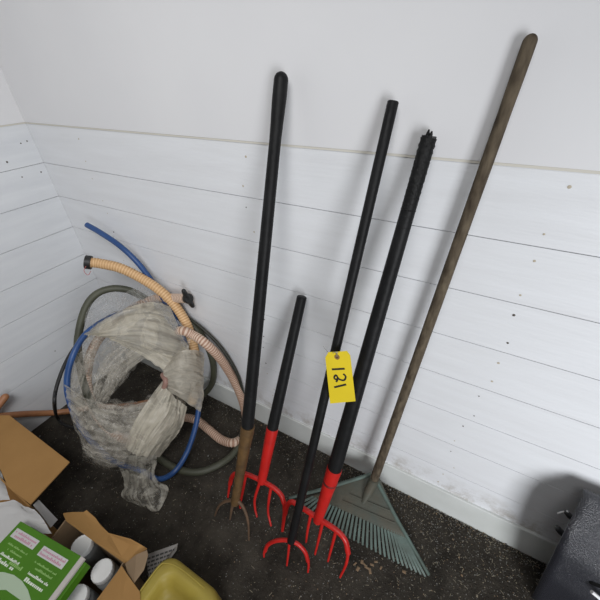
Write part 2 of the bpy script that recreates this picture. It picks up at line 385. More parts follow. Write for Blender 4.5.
red_fork('three_pronged_fork', 'slim black handle on a small red three-tined head, with the yellow tag hung on it',
    *[(1.611, -0.0304, 1.518), (1.534, -0.451, 0.1375), (1.534, -0.451, 0.1375)], .0122, .0155, .0155,
    [(1.439, -0.5014, 0.034), (1.448, -0.488, 0.073), (1.474, -0.4724, 0.1079), (1.507, -0.4588, 0.1299), (1.538, -0.4504, 0.1367), (1.565, -0.4461, 0.1315), (1.591, -0.448, 0.1064), (1.607, -0.4566, 0.065)],
    [[(1.44, -0.4976, 0.0461), (1.436, -0.5059, 0.0208), (1.438, -0.5121, -0.0018)], [(1.528, -0.453, 0.1348), (1.53, -0.4699, 0.0752), (1.532, -0.4927, -0.0041)], [(1.606, -0.4538, 0.0755), (1.612, -0.4616, 0.0447), (1.614, -0.4723, 0.006)]], .0075, .0060)

# leaf rake
r0, r1 = V((1.832, -0.026, 1.61)), V((1.731, -0.098, 0.142))
t = thing('leaf_rake', 'tallest tool, weathered wooden handle on a faded green plastic fan rake', 'rake', (r1.x, r1.y, 0))
P = [r0.lerp(r1, i/29) for i in range(30)]
tube('handle', P, [.0115 + .006*(i/29) + .0006*noise.noise(V((i*.8, 0, 0))) for i in range(30)], M['old_wood'], t, 18, r0=True)
e = (r0-r1).normalized()
rs = V((1.717, -0.1728, 0.0787))
tube('socket', [r1 + e*.025, r1, r1.lerp(rs, .5), rs], [.0195, .021, .019, .009], M['green_plastic'], t, 18)
# fan head: plate with raised edge ribs, then the comb of tines
A, Lc, Rc = [(1.717, -0.0739, 0.1283), (1.417, -0.2809, 0.0139), (2.017, -0.2649, 0.0154)]
A, Lc, Rc = V(A), V(Lc), V(Rc)
nrm = (Lc-A).cross(Rc-A).normalized()
if nrm.z < 0: nrm = -nrm
inner = [V(q) for q in [(1.508, -0.2346, 0.0392), (1.592, -0.2277, 0.042), (1.681, -0.2207, 0.0449), (1.774, -0.2137, 0.0477), (1.855, -0.2074, 0.0503), (1.909, -0.2023, 0.0525)]]
inner = spline(inner, 6)
outer = spline([V(q) for q in [(1.446, -0.2869, 0.0101), (1.578, -0.2967, 0.0028), (1.691, -0.2937, 0.0031), (1.804, -0.2878, 0.005), (1.914, -0.2806, 0.0077), (2.016, -0.2714, 0.0117)]], 6)
plate = [V(q) for q in [(1.696, -0.0771, 0.1267), (1.744, -0.0644, 0.1334)]] + list(reversed(inner))
# curved plate built as rows from the apex to the inner edge
pv = []; pf = []; rows = 10; cols = len(inner)
for i in range(rows+1):
    for j in range(cols):
        top = V(plate[0]).lerp(V(plate[1]), j/(cols-1)); q = top.lerp(inner[j], i/rows)
        bow = math.sin(math.pi*j/(cols-1))*.014*(i/rows)
        pv.append(q + nrm*bow)
for i in range(rows):
    for j in range(cols-1): a = i*cols+j; pf.append((a, a+1, a+cols+1, a+cols))
mesh('plate', pv, pf, M['green_plastic'], t, True, solid=.005)
tube('edge_rib', [A + nrm*.004 - (Rc-A)*.02, A.lerp(Lc, .5) + nrm*.004, Lc], [.008, .0075, .006], M['teal_plastic'], t, 8)
tube('edge_rib', [A + nrm*.004 - (Lc-A)*.02, A.lerp(Rc, .5) + nrm*.004, Rc], [.008, .0075, .006], M['teal_plastic'], t, 8)
for hgt in (.62, .80):
    seam = [V(pv[int(rows*hgt)*cols + j]) + nrm*.004 for j in range(8, cols-3)]
    tube('cross_rib', seam, .003, M['green_plastic'], t, 6)
NT = 31
for k in range(NT):
    u = (k+.5)/NT*(cols-1); j = int(u); fr = u-j
    a = V(pv[rows*cols+j]).lerp(V(pv[rows*cols+min(j+1, cols-1)]), fr)
    b = outer[j].lerp(outer[min(j+1, cols-1)], fr)
    b.z = .004; d = (b-a); w = d.cross(nrm).normalized()
    mid = a.lerp(b, .82) + nrm*.006
    hw = .0044
    pts = [a - d*.05, a.lerp(b, .5) + nrm*.006, mid, b]
    vv = []; fc = []
    for i, q in enumerate(pts):
        h = hw*(1 if i < 3 else .75)
        vv += [q - w*h - nrm*.0016, q + w*h - nrm*.0016, q + w*h + nrm*.0016, q - w*h + nrm*.0016]
    for i in range(3):
        for s in range(4): fc.append((i*4+s, i*4+(s+1) % 4, i*4+4+(s+1) % 4, i*4+4+s))
    fc += [(3, 2, 1, 0), (12, 13, 14, 15)]
    mesh('tine', vv, fc, M['teal_plastic'], t, False)

# yellow lot tag
tn = V((0.0999, -0.9488, 0.2996))
poly = [(1.564, -0.2443, 0.9298), (1.57, -0.2383, 0.9473), (1.619, -0.2276, 0.9647), (1.63, -0.2295, 0.9548), (1.668, -0.2655, 0.8281), (1.6, -0.2828, 0.7961)]
t = slab('hanging_tag', poly, -tn*.0008, M['tag']); tag(t, 'yellow card tag numbered 121 hung on the slim black handle', 'tag')
ec = V((1.596, -0.2376, 0.9406)); ux = V((1.63, -0.2301, 0.9533)) - V((1.563, -0.2441, 0.931)); ux.normalize(); uy = tn.cross(ux)
def disc(name, c, r, m, parent, off, k=18, inner=0.):
    v = []; f = []
    if inner:
        for i in range(k):
            a = 2*math.pi*i/k; d = ux*math.cos(a) + uy*math.sin(a); v += [c + d*inner + tn*off, c + d*r + tn*off, c + d*r, c + d*inner]
        for i in range(k):
            j = (i+1) % k; f += [(i*4, i*4+1, j*4+1, j*4), (i*4+1, i*4+2, j*4+2, j*4+1), (i*4+3, i*4, j*4, j*4+3)]
    else:
        v = [c + (ux*math.cos(2*math.pi*i/k) + uy*math.sin(2*math.pi*i/k))*r + tn*off for i in range(k)] + [c]
        f = [tuple(range(k))] + [(i, k, (i+1) % k) for i in range(k)]
    return mesh(name, v, f, m, parent, False)
disc('eyelet', ec, .0075, M['eyelet'], t, .0008, inner=.0026); disc('hole', ec, .0027, M['hole'], t, .0005)
def stroke(name, pts, w, parent, m, sm=True):
    P = spline([V(q) for q in pts], 6) if sm else [V(q) for q in pts]
    v = []; f = []
    for i, q in enumerate(P):
        d = (P[min(i+1, len(P)-1)] - P[max(i-1, 0)]).normalized(); s = d.cross(tn).normalized()*w
        v += [q - s + tn*.0002, q + s + tn*.0002, q + s + tn*.0007, q - s + tn*.0007]
    for i in range(len(P)-1):
        for k in range(4): f.append((i*4+k, i*4+(k+1) % 4, i*4+4+(k+1) % 4, i*4+4+k))
    n = len(v); f += [(3, 2, 1, 0), (n-4, n-3, n-2, n-1)]
    return mesh(name, v, f, m, parent, False)
stroke('digit', [(1.588, -0.251, 0.9011), (1.622, -0.2434, 0.9137)], .0027, t, M['ink'], False)
stroke('digit', [(1.621, -0.2486, 0.8977), (1.628, -0.2492, 0.8932), (1.629, -0.2514, 0.8858), (1.625, -0.2539, 0.8793), (1.615, -0.2552, 0.8782), (1.608, -0.2548, 0.882), (1.603, -0.2536, 0.8875), (1.599, -0.2552, 0.8839), (1.599, -0.2573, 0.8772), (1.605, -0.2573, 0.8753), (1.608, -0.2557, 0.8795), (1.608, -0.2574, 0.8739), (1.606, -0.2596, 0.8676)], .0025, t, M['ink'])
stroke('digit', [(1.603, -0.2655, 0.8499), (1.634, -0.2561, 0.8694)], .0027, t, M['ink'], False)
tube('string', [ec + tn*.001, V((1.593, -0.2419, 0.9616)), V((1.571, -0.2305, 0.9352)), V((1.546, -0.2215, 0.9452))], .0009, M['string'], t, 6, 5)
tube('string', [ec + tn*.001, V((1.598, -0.2424, 0.9647)), V((1.597, -0.2202, 0.9366))], .0009, M['string'], t, 6, 5)

# ------------------------------------------------------------------ hoses and cable in the corner
NP = V((0.6709, -0.5032, 0.5446))
b = tube('blue_hose', [(0.2638, -0.06, 1.008), (0.3488, -0.058, 0.984), (0.4539, -0.055, 0.9405), (0.5305, -0.05, 0.8751), (0.5857, -0.045, 0.7863), (0.6233, -0.05, 0.7338), (0.6401, -0.0459, 0.6671), (0.7084, -0.0722, 0.6137), (0.7635, -0.0997, 0.5388), (0.8103, -0.1262, 0.4384), (0.8544, -0.1626, 0.3136), (0.8888, -0.2498, 0.1906), (0.8963, -0.3592, 0.0804), (0.8949, -0.4514, 0.05), (0.8347, -0.5036, 0.02), (0.7618, -0.5262, 0.0735), (0.665, -0.5718, 0.1505), (0.5593, -0.5752, 0.296), (0.5103, -0.5451, 0.4392), (0.4939, -0.5071, 0.5312), (0.4904, -0.4492, 0.6074), (0.472, -0.3631, 0.6545), (0.4798, -0.2752, 0.6711), (0.5349, -0.1863, 0.6853), (0.6034, -0.1156, 0.6663), (0.6776, -0.0836, 0.6044), (0.7313, -0.0963, 0.4898)], .0125, M['blue'], None, 12, 8)
tag(b, 'blue hose coiled in the plastic, its free end sticking up near the corner', 'hose')
b = tube('olive_hose', [(1.067, -0.1884, 0.014), (1.061, -0.262, 0.013), (1.026, -0.332, 0.013), (0.9744, -0.3871, 0.013), (0.8907, -0.4212, 0.013), (0.7747, -0.4274, 0.013), (0.6031, -0.4155, 0.02), (0.5937, -0.4908, 0.2213), (0.4926, -0.4746, 0.3609), (0.4222, -0.4167, 0.5011), (0.3867, -0.3626, 0.5948), (0.3695, -0.2802, 0.6922), (0.3777, -0.2147, 0.7426), (0.4112, -0.1557, 0.7559), (0.4608, -0.1077, 0.7391), (0.5209, -0.0837, 0.7055), (0.5706, -0.0566, 0.6509), (0.6658, -0.03, 0.6169), (0.7586, -0.03, 0.5768), (0.821, -0.03, 0.4995), (0.8393, -0.03, 0.3632), (0.8023, -0.03, 0.2074), (0.7417, -0.05, 0.0949), (0.6756, -0.09, 0.0481), (0.7892, -0.2381, 0.2691)], .0165, M['olive'], None, 12, 8)
tag(b, 'olive green hose looping behind the plastic wrapped coil and across the floor', 'hose')
b = tube('dark_green_hose', [(0.6609, -0.02, 0.6328), (0.7431, -0.02, 0.6009), (0.822, -0.02, 0.5626), (0.9003, -0.02, 0.4991), (0.9561, -0.02, 0.4104), (0.9908, -0.02, 0.2911), (0.9891, -0.02, 0.1232), (0.9713, -0.03, -0.0354), (1.045, -0.1484, 0.03)], .008, M['dkgreen'], None, 10, 8)
tag(b, 'thin dark green hose curving along the wall just above the pale ribbed hose', 'hose')
t = thing('ribbed_hose', 'orange tan ribbed hose arching from a black capped end into the plastic bundle', 'hose', (0.8665, -0.1961, 0.2678))
ribbed('tube', [(0.3802, -0.1664, 0.8943), (0.4052, -0.1441, 0.8841), (0.4812, -0.1073, 0.8612), (0.5561, -0.0772, 0.8151), (0.6328, -0.0594, 0.7647), (0.6941, -0.0489, 0.6988), (0.7528, -0.0569, 0.6191), (0.795, -0.0803, 0.5362), (0.8328, -0.1179, 0.4551), (0.8552, -0.1604, 0.3698), (0.8491, -0.2188, 0.2682)], .0225, [M['tan'], M['tan_dk']], t)
tube('end_cap', [(0.3652, -0.1802, 0.9), (0.3818, -0.1658, 0.8928)], .0305, M['rubber'], t, 18)
tube('loose_thread', [(0.397, -0.1996, 0.898), (0.3976, -0.2162, 0.8819), (0.4125, -0.2147, 0.865), (0.4157, -0.1977, 0.8768)], .0012, mat('red_thread', (.45, .12, .12), .7), t, 5, 5)
t = thing('ribbed_hose', 'pale pink ribbed hose with a black winged fitting, curving down against the wall', 'hose', (0.9746, -0.1905, 0))
ribbed('tube', [(0.7758, -0.035, 0.7418), (0.6781, -0.035, 0.7133), (0.5858, -0.045, 0.6871), (0.5435, -0.0837, 0.6777), (0.4948, -0.1575, 0.6512), (0.4413, -0.2588, 0.596), (0.4274, -0.3653, 0.5146), (0.4657, -0.4573, 0.3825), (0.5553, -0.4948, 0.2467), (0.6611, -0.4686, 0.1589), (0.7537, -0.3626, 0.1794), (0.6888, -0.217, 0.03), (0.7714, -0.1825, 0.024), (0.8656, -0.1925, 0.022), (0.9728, -0.2067, 0.022), (1.046, -0.1832, 0.026), (0.9756, -0.035, -0.1213), (0.9918, -0.03, 0.0507), (0.9824, -0.03, 0.1962), (0.9529, -0.035, 0.3307), (0.9272, -0.06, 0.4671), (0.8866, -0.085, 0.5602), (0.8222, -0.0874, 0.5844), (0.79, -0.104, 0.6087), (0.7439, -0.1072, 0.5928)], .0215, [M['pink'], M['pink_dk']], t)
fx = V((0.7758, -0.035, 0.7418)); fd = (fx - V((0.6781, -0.035, 0.7133))).normalized()
ft_ = tube('fitting', [fx - fd*.01, fx, fx + fd*.012, fx + fd*.016, fx + fd*.024], [.0185, .0205, .0205, .024, .022], M['rubber'], t, 18)
for s in (1, -1):
    wdir = V((0.0, -.25, 1)).normalized()*s
    tube('wing', [fx + fd*.014, fx + fd*.014 + wdir*.030, fx + fd*.016 + wdir*.050], [.012, .012, .010], M['rubber'], ft_, 10, r1=True)
b = tube('black_cable', [(0.4407, -0.2972, 0.6255), (0.4377, -0.346, 0.6208), (0.4363, -0.4024, 0.6071), (0.4293, -0.4725, 0.551), (0.4347, -0.5433, 0.4789), (0.449, -0.5827, 0.4249), (0.0749, -0.5357, 0.03), (0.1253, -0.5418, 0.008), (0.209, -0.525, 0.008), (0.2842, -0.4987, 0.008)], .0075, M['rubber'], None, 10, 8)
tag(b, 'thin black cable bowing out left of the plastic wrapped coil', 'cable')
b = tube('copper_hose', [(0.025, -0.7704, 0.2929), (0.03, -0.7041, 0.2206), (0.04, -0.628, 0.1488), (0.0479, -0.5451, 0.06), (0.1015, -0.4776, 0.03), (0.1932, -0.3905, 0.02), (0.3417, -0.3043, 0.02), (0.4477, -0.2172, 0.02)], .0155, M['copper'], None, 12, 8)
tag(b, 'copper coloured pipe lying low along the left wall behind the cardboard flap', 'pipe')
b = tube('orange_rod', [(.062, -1.2, .02), (.056, -.95, .155), (0.045, -0.6454, 0.3085)], .0165, M['copper'], None, 14, 4, r1=True)
tag(b, 'rounded copper coloured rod end by the left wall, just above the pipe', 'rod')

# ------------------------------------------------------------------ crumpled plastic sheeting round the coil
CO = [V(q) for q in [(0.8053, -0.1885, 0.3502), (0.8125, -0.2083, 0.323), (0.82, -0.2285, 0.2951), (0.828, -0.2503, 0.2651), (0.8303, -0.2768, 0.2378), (0.83, -0.3065, 0.2108), (0.8277, -0.34, 0.1825), (0.8204, -0.3779, 0.1567), (0.8094, -0.4213, 0.1301), (0.793, -0.4717, 0.1037), (0.763, -0.5181, 0.0977), (0.7251, -0.5588, 0.1068), (0.6825, -0.5913, 0.1292), (0.6385, -0.6106, 0.1657), (0.5976, -0.6136, 0.2133), (0.5647, -0.5991, 0.2672), (0.5378, -0.5812, 0.317), (0.5135, -0.5647, 0.3621), (0.4923, -0.5463, 0.4052), (0.4733, -0.5263, 0.4471), (0.454, -0.5062, 0.4894), (0.4499, -0.4728, 0.5253), (0.446, -0.4407, 0.5599), (0.4453, -0.4067, 0.5921), (0.4475, -0.3708, 0.6225), (0.453, -0.3327, 0.651), (0.4678, -0.2926, 0.6698), (0.4862, -0.252, 0.6846), (0.5072, -0.21, 0.6975), (0.5346, -0.1692, 0.7015), (0.5658, -0.1283, 0.7008), (0.6011, -0.0868, 0.6957), (0.642, -0.0551, 0.6746), (0.6829, -0.0554, 0.6239), (0.7173, -0.0637, 0.574), (0.7442, -0.0803, 0.5255), (0.7673, -0.0948, 0.4835), (0.779, -0.1237, 0.4425), (0.7887, -0.1476, 0.4084), (0.7973, -0.1688, 0.3783)]]; CI = [V(q) for q in [(0.7361, -0.251, 0.3776), (0.7313, -0.2675, 0.3683), (0.7265, -0.2815, 0.3613), (0.7215, -0.2938, 0.3562), (0.7171, -0.3046, 0.3516), (0.713, -0.3146, 0.3474), (0.708, -0.3242, 0.3446), (0.7031, -0.3337, 0.3419), (0.6981, -0.3435, 0.339), (0.6926, -0.3542, 0.3359), (0.6863, -0.3664, 0.3324), (0.6766, -0.3743, 0.337), (0.6667, -0.3823, 0.3418), (0.6561, -0.391, 0.3469), (0.6439, -0.4009, 0.3528), (0.6296, -0.4115, 0.3606), (0.6123, -0.4233, 0.3711), (0.5891, -0.439, 0.385), (0.5948, -0.4084, 0.4063), (0.6014, -0.385, 0.4199), (0.606, -0.3687, 0.4292), (0.6088, -0.3569, 0.4367), (0.6112, -0.3469, 0.4429), (0.6133, -0.338, 0.4486), (0.6153, -0.3296, 0.4539), (0.6177, -0.3212, 0.4586), (0.6202, -0.3127, 0.4635), (0.6229, -0.3035, 0.4687), (0.6259, -0.293, 0.4746), (0.6298, -0.2806, 0.4813), (0.635, -0.2651, 0.4892), (0.6423, -0.2436, 0.5001), (0.6555, -0.234, 0.4926), (0.6691, -0.2281, 0.4814), (0.6828, -0.2221, 0.4701), (0.6964, -0.2185, 0.4567), (0.7101, -0.216, 0.442), (0.721, -0.2201, 0.4249), (0.7284, -0.2288, 0.4078), (0.7354, -0.2371, 0.3914)]]
def uvmap(o, fn):
    ul = o.data.uv_layers.new(name='sheet')
    for lp in o.data.loops: ul.data[lp.index].uv = fn(lp.vertex_index)
def loop_interp(L, u):
    n = len(L); i = int(math.floor(u)) % n; t = u - math.floor(u)
    a, b, c, d = L[i-1], L[i], L[(i+1) % n], L[(i+2) % n]
    return .5*(2*b + (c-a)*t + (2*a-5*b+4*c-d)*t*t + (3*b-a-3*c+d)*t**3)
def ridge(p, s, d=0.):
    return 1 - 2*abs(noise.noise(V(p)*s + V((d, d*1.7, d*.3))))
sheet = thing('plastic_sheeting', 'crumpled clear plastic sheet wrapped and knotted round the coil of hoses', 'plastic sheet', (0.6141, -0.5513, 0))
NU, NV = 220, 40; wv = []; wf = []
for i in range(NU):
    u = i/NU*len(CO); O = loop_interp(CO, u); I = loop_interp(CI, u); c = (O+I)/2; a = (O-I)/2; bl = min(a.length, .055)
    for j in range(NV):
        ph = 2*math.pi*j/NV; q = c + a*math.cos(ph) + NP*math.sin(ph)*bl
        nv = (a.normalized()*math.cos(ph) + NP*math.sin(ph)).normalized()
        s = q.copy()
        h = .010*ridge(s, 11) + .006*ridge(s, 26, 4) + .0025*ridge(s, 60, 9) - .006
        q = q + nv*h
        q.x = max(q.x, .012); q.y = min(q.y, -.012); q.z = max(q.z, .004)
        wv.append(q)
for i in range(NU):
    for j in range(NV):
        wf.append((i*NV+j, ((i+1) % NU)*NV+j, ((i+1) % NU)*NV+(j+1) % NV, i*NV+(j+1) % NV))
uvmap(mesh('wrap', wv, wf, M['film'], sheet), lambda i: (abs((i % NV)/NV-.5)*2, abs(i//NV/NU-.5)*2))

def patch(name, net, m, parent, nu=40, nv=40, amp=.008, fold=(0, 1), fs=10, seed=0., edge=0.):
    """net: rows of control points; smooth sheet through them with folds running along one direction"""
    rows = [spline(r, max(1, nu//(len(r)-1))) for r in net]
    cols = len(rows[0]); grid = []
    cc = [spline([r[k] for r in rows], max(1, nv//(len(rows)-1))) for k in range(cols)]
    nr = len(cc[0]); v = []; f = []
    for i in range(nr):
        for k in range(cols):
            q = cc[k][i]
            du = cc[min(k+1, cols-1)][i] - cc[max(k-1, 0)][i]; dv = cc[k][min(i+1, nr-1)] - cc[k][max(i-1, 0)]
            nn = du.cross(dv)
            nn = nn.normalized() if nn.length > 1e-9 else NP
            if nn.dot(NP) < 0: nn = -nn
            s, t_ = k/(cols-1), i/(nr-1)
            a = s*fold[1]*fs + t_*fold[0]*fs
            w = noise.noise(V((a + .25*math.sin(5*t_ + seed), (t_ if fold[1] else s)*1.6, seed)))
            h = amp*(1 - 2.2*abs(w)) + amp*.45*ridge(q, 28, seed) + amp*.2*ridge(q, 70, seed)
            jag = edge*noise.noise(q*40 + V((seed, 0, 0)))
            dvn = dv.normalized() if dv.length > 1e-9 else V((0, 0, 0))
            q = q + nn*h + dvn*jag*(abs(t_-.5)*2)**3
            q.x = max(q.x, .01); q.y = min(q.y, -.008); q.z = max(q.z, .003)
            v.append(q)
    for i in range(nr-1):
        for k in range(cols-1): b_ = i*cols+k; f.append((b_, b_+1, b_+cols+1, b_+cols))
    o = mesh(name, v, f, m, parent); uvmap(o, lambda i: ((i % cols)/(cols-1), (i//cols)/(nr-1)) if fold[1] else ((i//cols)/(nr-1), (i % cols)/(cols-1)))
    return o
# opaque band crossing the top, from the left shoulder to the knot
patch('band', [[V(q) for q in r] for r in [[(0.472, -0.3631, 0.6545), (0.5387, -0.2889, 0.7144), (0.5817, -0.1948, 0.73), (0.6359, -0.1123, 0.7211), (0.6923, -0.0673, 0.6932)], [(0.5069, -0.3618, 0.6678), (0.5947, -0.301, 0.6894), (0.6445, -0.2262, 0.697), (0.7038, -0.1647, 0.6625), (0.7663, -0.1072, 0.5835)], [(0.5335, -0.3404, 0.6731), (0.6401, -0.3052, 0.6662), (0.7122, -0.25, 0.6284), (0.7806, -0.2123, 0.5789), (0.8323, -0.1405, 0.5082)], [(0.5535, -0.3181, 0.6693), (0.6585, -0.3106, 0.6385), (0.7293, -0.2838, 0.5761), (0.8018, -0.2698, 0.5181), (0.8603, -0.2337, 0.461)]]], M['film2'], sheet, 48, 36, .006, (1, 0), 9, 2., .006)
# thin veil at the top right
patch('veil', [[V(q) for q in r] for r in [[(0.4876, -0.1714, 0.739), (0.5459, -0.0889, 0.7618), (0.6425, -0.0834, 0.7214), (0.7384, -0.0879, 0.6541), (0.8204, -0.0912, 0.5867)], [(0.5567, -0.2217, 0.7176), (0.6097, -0.1452, 0.7229), (0.6889, -0.129, 0.6771), (0.7644, -0.1305, 0.6011), (0.835, -0.1477, 0.5349)]]], M['film3'], sheet, 36, 16, .008, (0, 1), 8, 5., .006)
patch('veil', [[V(q) for q in r] for r in [[(0.4276, -0.3418, 0.6371), (0.3977, -0.2611, 0.7118), (0.4226, -0.1745, 0.7428), (0.4865, -0.1188, 0.7339), (0.5656, -0.0889, 0.6825)], [(0.4849, -0.3576, 0.6438), (0.493, -0.2956, 0.691), (0.5247, -0.2304, 0.7123), (0.5643, -0.1775, 0.7123), (0.6169, -0.1293, 0.692)]]], M['film3'], sheet, 30, 14, .005, (0, 1), 6, 7.)
patch('band', [[V(q) for q in r] for r in [[(0.6252, -0.2904, 0.6247), (0.6825, -0.2635, 0.5973), (0.7247, -0.2477, 0.5601)], [(0.5918, -0.3781, 0.5666), (0.6363, -0.36, 0.5468), (0.6689, -0.3235, 0.5219)], [(0.5899, -0.4518, 0.5007), (0.6288, -0.439, 0.4831), (0.6486, -0.412, 0.4652)], [(0.5897, -0.4948, 0.443), (0.6167, -0.4894, 0.433), (0.631, -0.468, 0.4168)]]], M['film5'], sheet, 24, 36, .005, (0, 1), 6, 51., .004)
# lower band sagging across the front
patch('band', [[V(q) for q in r] for r in [[(0.4958, -0.5182, 0.5186), (0.5884, -0.5131, 0.4828), (0.6562, -0.484, 0.4444), (0.7127, -0.4406, 0.4149), (0.7633, -0.374, 0.3957), (0.7907, -0.3207, 0.393)], [(0.5294, -0.5483, 0.4678), (0.6213, -0.5516, 0.4434), (0.6886, -0.5232, 0.405), (0.7469, -0.4854, 0.3681), (0.7926, -0.4331, 0.3602), (0.817, -0.3772, 0.3634)], [(0.5594, -0.577, 0.386), (0.6546, -0.5879, 0.3689), (0.7159, -0.5621, 0.3354), (0.775, -0.5293, 0.3113), (0.8105, -0.4898, 0.3041), (0.8291, -0.4405, 0.3084)], [(0.6018, -0.6062, 0.2884), (0.6756, -0.6106, 0.2852), (0.7309, -0.5887, 0.274), (0.7772, -0.5607, 0.2613), (0.8068, -0.5329, 0.2505), (0.8231, -0.4959, 0.2462)]]], M['film5'], sheet, 50, 36, .007, (1, 0), 7, 11., .006)
# right-hand tail swept from the knot down to the floor
patch('band', [[V(q) for q in r] for r in [[(0.8144, -0.2949, 0.4794), (0.8537, -0.3051, 0.4399), (0.8803, -0.299, 0.3944), (0.8818, -0.2743, 0.3237)], [(0.7968, -0.3666, 0.4348), (0.8575, -0.3694, 0.3941), (0.8857, -0.3606, 0.3308), (0.8779, -0.3369, 0.2337)], [(0.7813, -0.4639, 0.364), (0.8392, -0.4621, 0.331), (0.8648, -0.4439, 0.2797), (0.8539, -0.4046, 0.1825)], [(0.7771, -0.5293, 0.2904), (0.8271, -0.5277, 0.267), (0.8478, -0.502, 0.2285), (0.8374, -0.4591, 0.1524)]]], M['film2'], sheet, 30, 50, .007, (0, 1), 8, 15., .005)
# gathered knot round the bundle on the right
patch('knot', [[V(q) for q in r] for r in [[(0.8043, -0.2004, 0.5424), (0.8471, -0.1738, 0.5693), (0.8663, -0.1319, 0.5477), (0.8585, -0.0886, 0.4872)], [(0.8086, -0.2669, 0.5124), (0.8661, -0.2364, 0.5432), (0.8945, -0.1906, 0.5138), (0.8926, -0.1416, 0.4329)], [(0.8295, -0.2905, 0.4831), (0.886, -0.2672, 0.5086), (0.9073, -0.216, 0.4746), (0.9036, -0.1635, 0.399)], [(0.8387, -0.2921, 0.4703), (0.903, -0.2843, 0.4718), (0.9189, -0.2467, 0.4135), (0.9233, -0.2025, 0.3388)], [(0.8462, -0.2994, 0.436), (0.9022, -0.2997, 0.422), (0.9223, -0.2787, 0.3615), (0.9278, -0.2462, 0.2745)]]], M['film4'], sheet, 36, 40, .006, (1, 0), 8, 21., .004)
# bottom pocket and the trailing end spread on the floor
patch('pocket', [[V(q) for q in r] for r in [[(0.6059, -0.6009, 0.3066), (0.6715, -0.6002, 0.2814), (0.7338, -0.5758, 0.2641), (0.785, -0.5405, 0.2519)], [(0.6094, -0.6286, 0.2584), (0.663, -0.6242, 0.2331), (0.7268, -0.5979, 0.1972), (0.7675, -0.5715, 0.1898)], [(0.4567, -0.6154, 0.05), (0.5284, -0.6046, 0.04), (0.5984, -0.583, 0.03), (0.6818, -0.5607, 0.05)]]], M['film'], sheet, 30, 24, .006, (1, 0), 5, 25., .004)
patch('tail', [[V(q) for q in r] for r in [[(0.775, -0.5449, 0.2968), (0.8203, -0.5345, 0.2874), (0.8433, -0.5068, 0.248), (0.851, -0.4641, 0.2045)], [(0.6739, -0.5527, 0.11), (0.7503, -0.5449, 0.13), (0.8027, -0.5167, 0.13), (0.8264, -0.4761, 0.11)], [(0.7208, -0.5775, 0.07), (0.7904, -0.5671, 0.1), (0.8343, -0.5434, 0.1), (0.8384, -0.5147, 0.08)], [(0.735, -0.5988, 0.03), (0.8037, -0.5876, 0.06), (0.8481, -0.5587, 0.06), (0.8672, -0.5174, 0.03)], [(0.7521, -0.6298, 0.012), (0.8186, -0.6127, 0.04), (0.8747, -0.5777, 0.04), (0.9098, -0.515, 0.012)], [(0.8147, -0.6171, 0.006), (0.8586, -0.6067, 0.014), (0.9102, -0.5965, 0.012), (0.9358, -0.5704, 0.006)], [(0.8444, -0.6096, 0.004), (0.8876, -0.6012, 0.006), (0.927, -0.6025, 0.005), (0.9389, -0.591, 0.004)]]], M['film6'], sheet, 36, 60, .009, (0, 1), 6, 31., .006)
tube('gathered_end', [(0.8009, -0.2777, 0.4935), (0.836, -0.2941, 0.4902), (0.8253, -0.3082, 0.4536)], .012, mat('pinkish_film', (.28, .16, .13), .5), sheet, 8, 5, r0=True, r1=True)

# ------------------------------------------------------------------ boxes, carton, bottles, jug
# left carton with its raised flap (outer edges: right x .66, back y -.85)
cz = .27
t = thing('cardboard_box', 'open brown cardboard box at the lower left with one wide flap folded out', 'box', (.35, -1.1, 0))
w = .005
bx0, bx1, by0, by1 = .12, .645, -1.30, -.857
parts = [box_data((bx0, by1-w, 0.002), (bx1, by1, cz)), box_data((bx0, by0, 0.002), (bx1, by0+w, cz)), box_data((bx0, by0+w, 0.002), (bx0+w, by1-w, cz)), box_data((bx1-w, by0+w, 0.002), (bx1, by1-w, cz)), box_data((bx0+w, by0+w, 0.002), (bx1-w, by1-w, .008))]
v, f = merge(parts); mesh('box_body', v, f, M['card'], t, False)
slab('flap', [(0.5063, -0.8619, 0.275), (0.6466, -0.8543, 0.272), (0.6292, -0.6866, 0.285), (0.1572, -0.6879, 0.285), (0.0547, -0.7423, 0.285), (0.3035, -0.8217, 0.28)], (0, 0, .006), M['card'], t, .001)
slab('flap', [(0.6498, -0.8506, 0.268), (0.623, -0.8313, 0.24), (0.7039, -0.8359, 0.17), (0.7315, -0.8646, 0.2)], (.004, .002, .003), M['card_white'], t)
# pale sheet lying over the box, with a torn edge
sv = [[V(q) for q in r] for r in [[(0.5181, -0.934, 0.285), (0.5677, -0.8938, 0.29), (0.5888, -0.8774, 0.288), (0.6442, -0.8705, 0.287), (0.6838, -0.8582, 0.282)], [(0.5754, -0.9572, 0.288), (0.6367, -0.9145, 0.3), (0.6719, -0.8917, 0.3), (0.7102, -0.8797, 0.295), (0.7595, -0.8628, 0.284)], [(0.71, -1.017, 0.284), (0.7344, -0.9669, 0.287), (0.7516, -0.9311, 0.287), (0.7759, -0.9043, 0.287), (0.8233, -0.8704, 0.284)]]]
s = patch('packing_paper', sv, M['card_white'], None, 30, 20, .004, (1, 0), 4, 41., .006)
tag(s, 'crumpled white packing paper in the left cardboard box under the green carton', 'paper')
s = patch('paper_bag', [[V(q) for q in r] for r in [[(0.2876, -0.8535, 0.262), (0.3454, -0.8418, 0.262), (0.4057, -0.8469, 0.262)], [(0.3785, -0.8944, 0.272), (0.4461, -0.8788, 0.278), (0.4908, -0.8698, 0.266)], [(0.4666, -0.9317, 0.272), (0.516, -0.911, 0.276), (0.5559, -0.8834, 0.272)]]], M['card_white'], None, 16, 16, .003, (1, 0), 3, 47.)
tag(s, 'smooth white sheet at the left edge beside the box flap', 'paper')

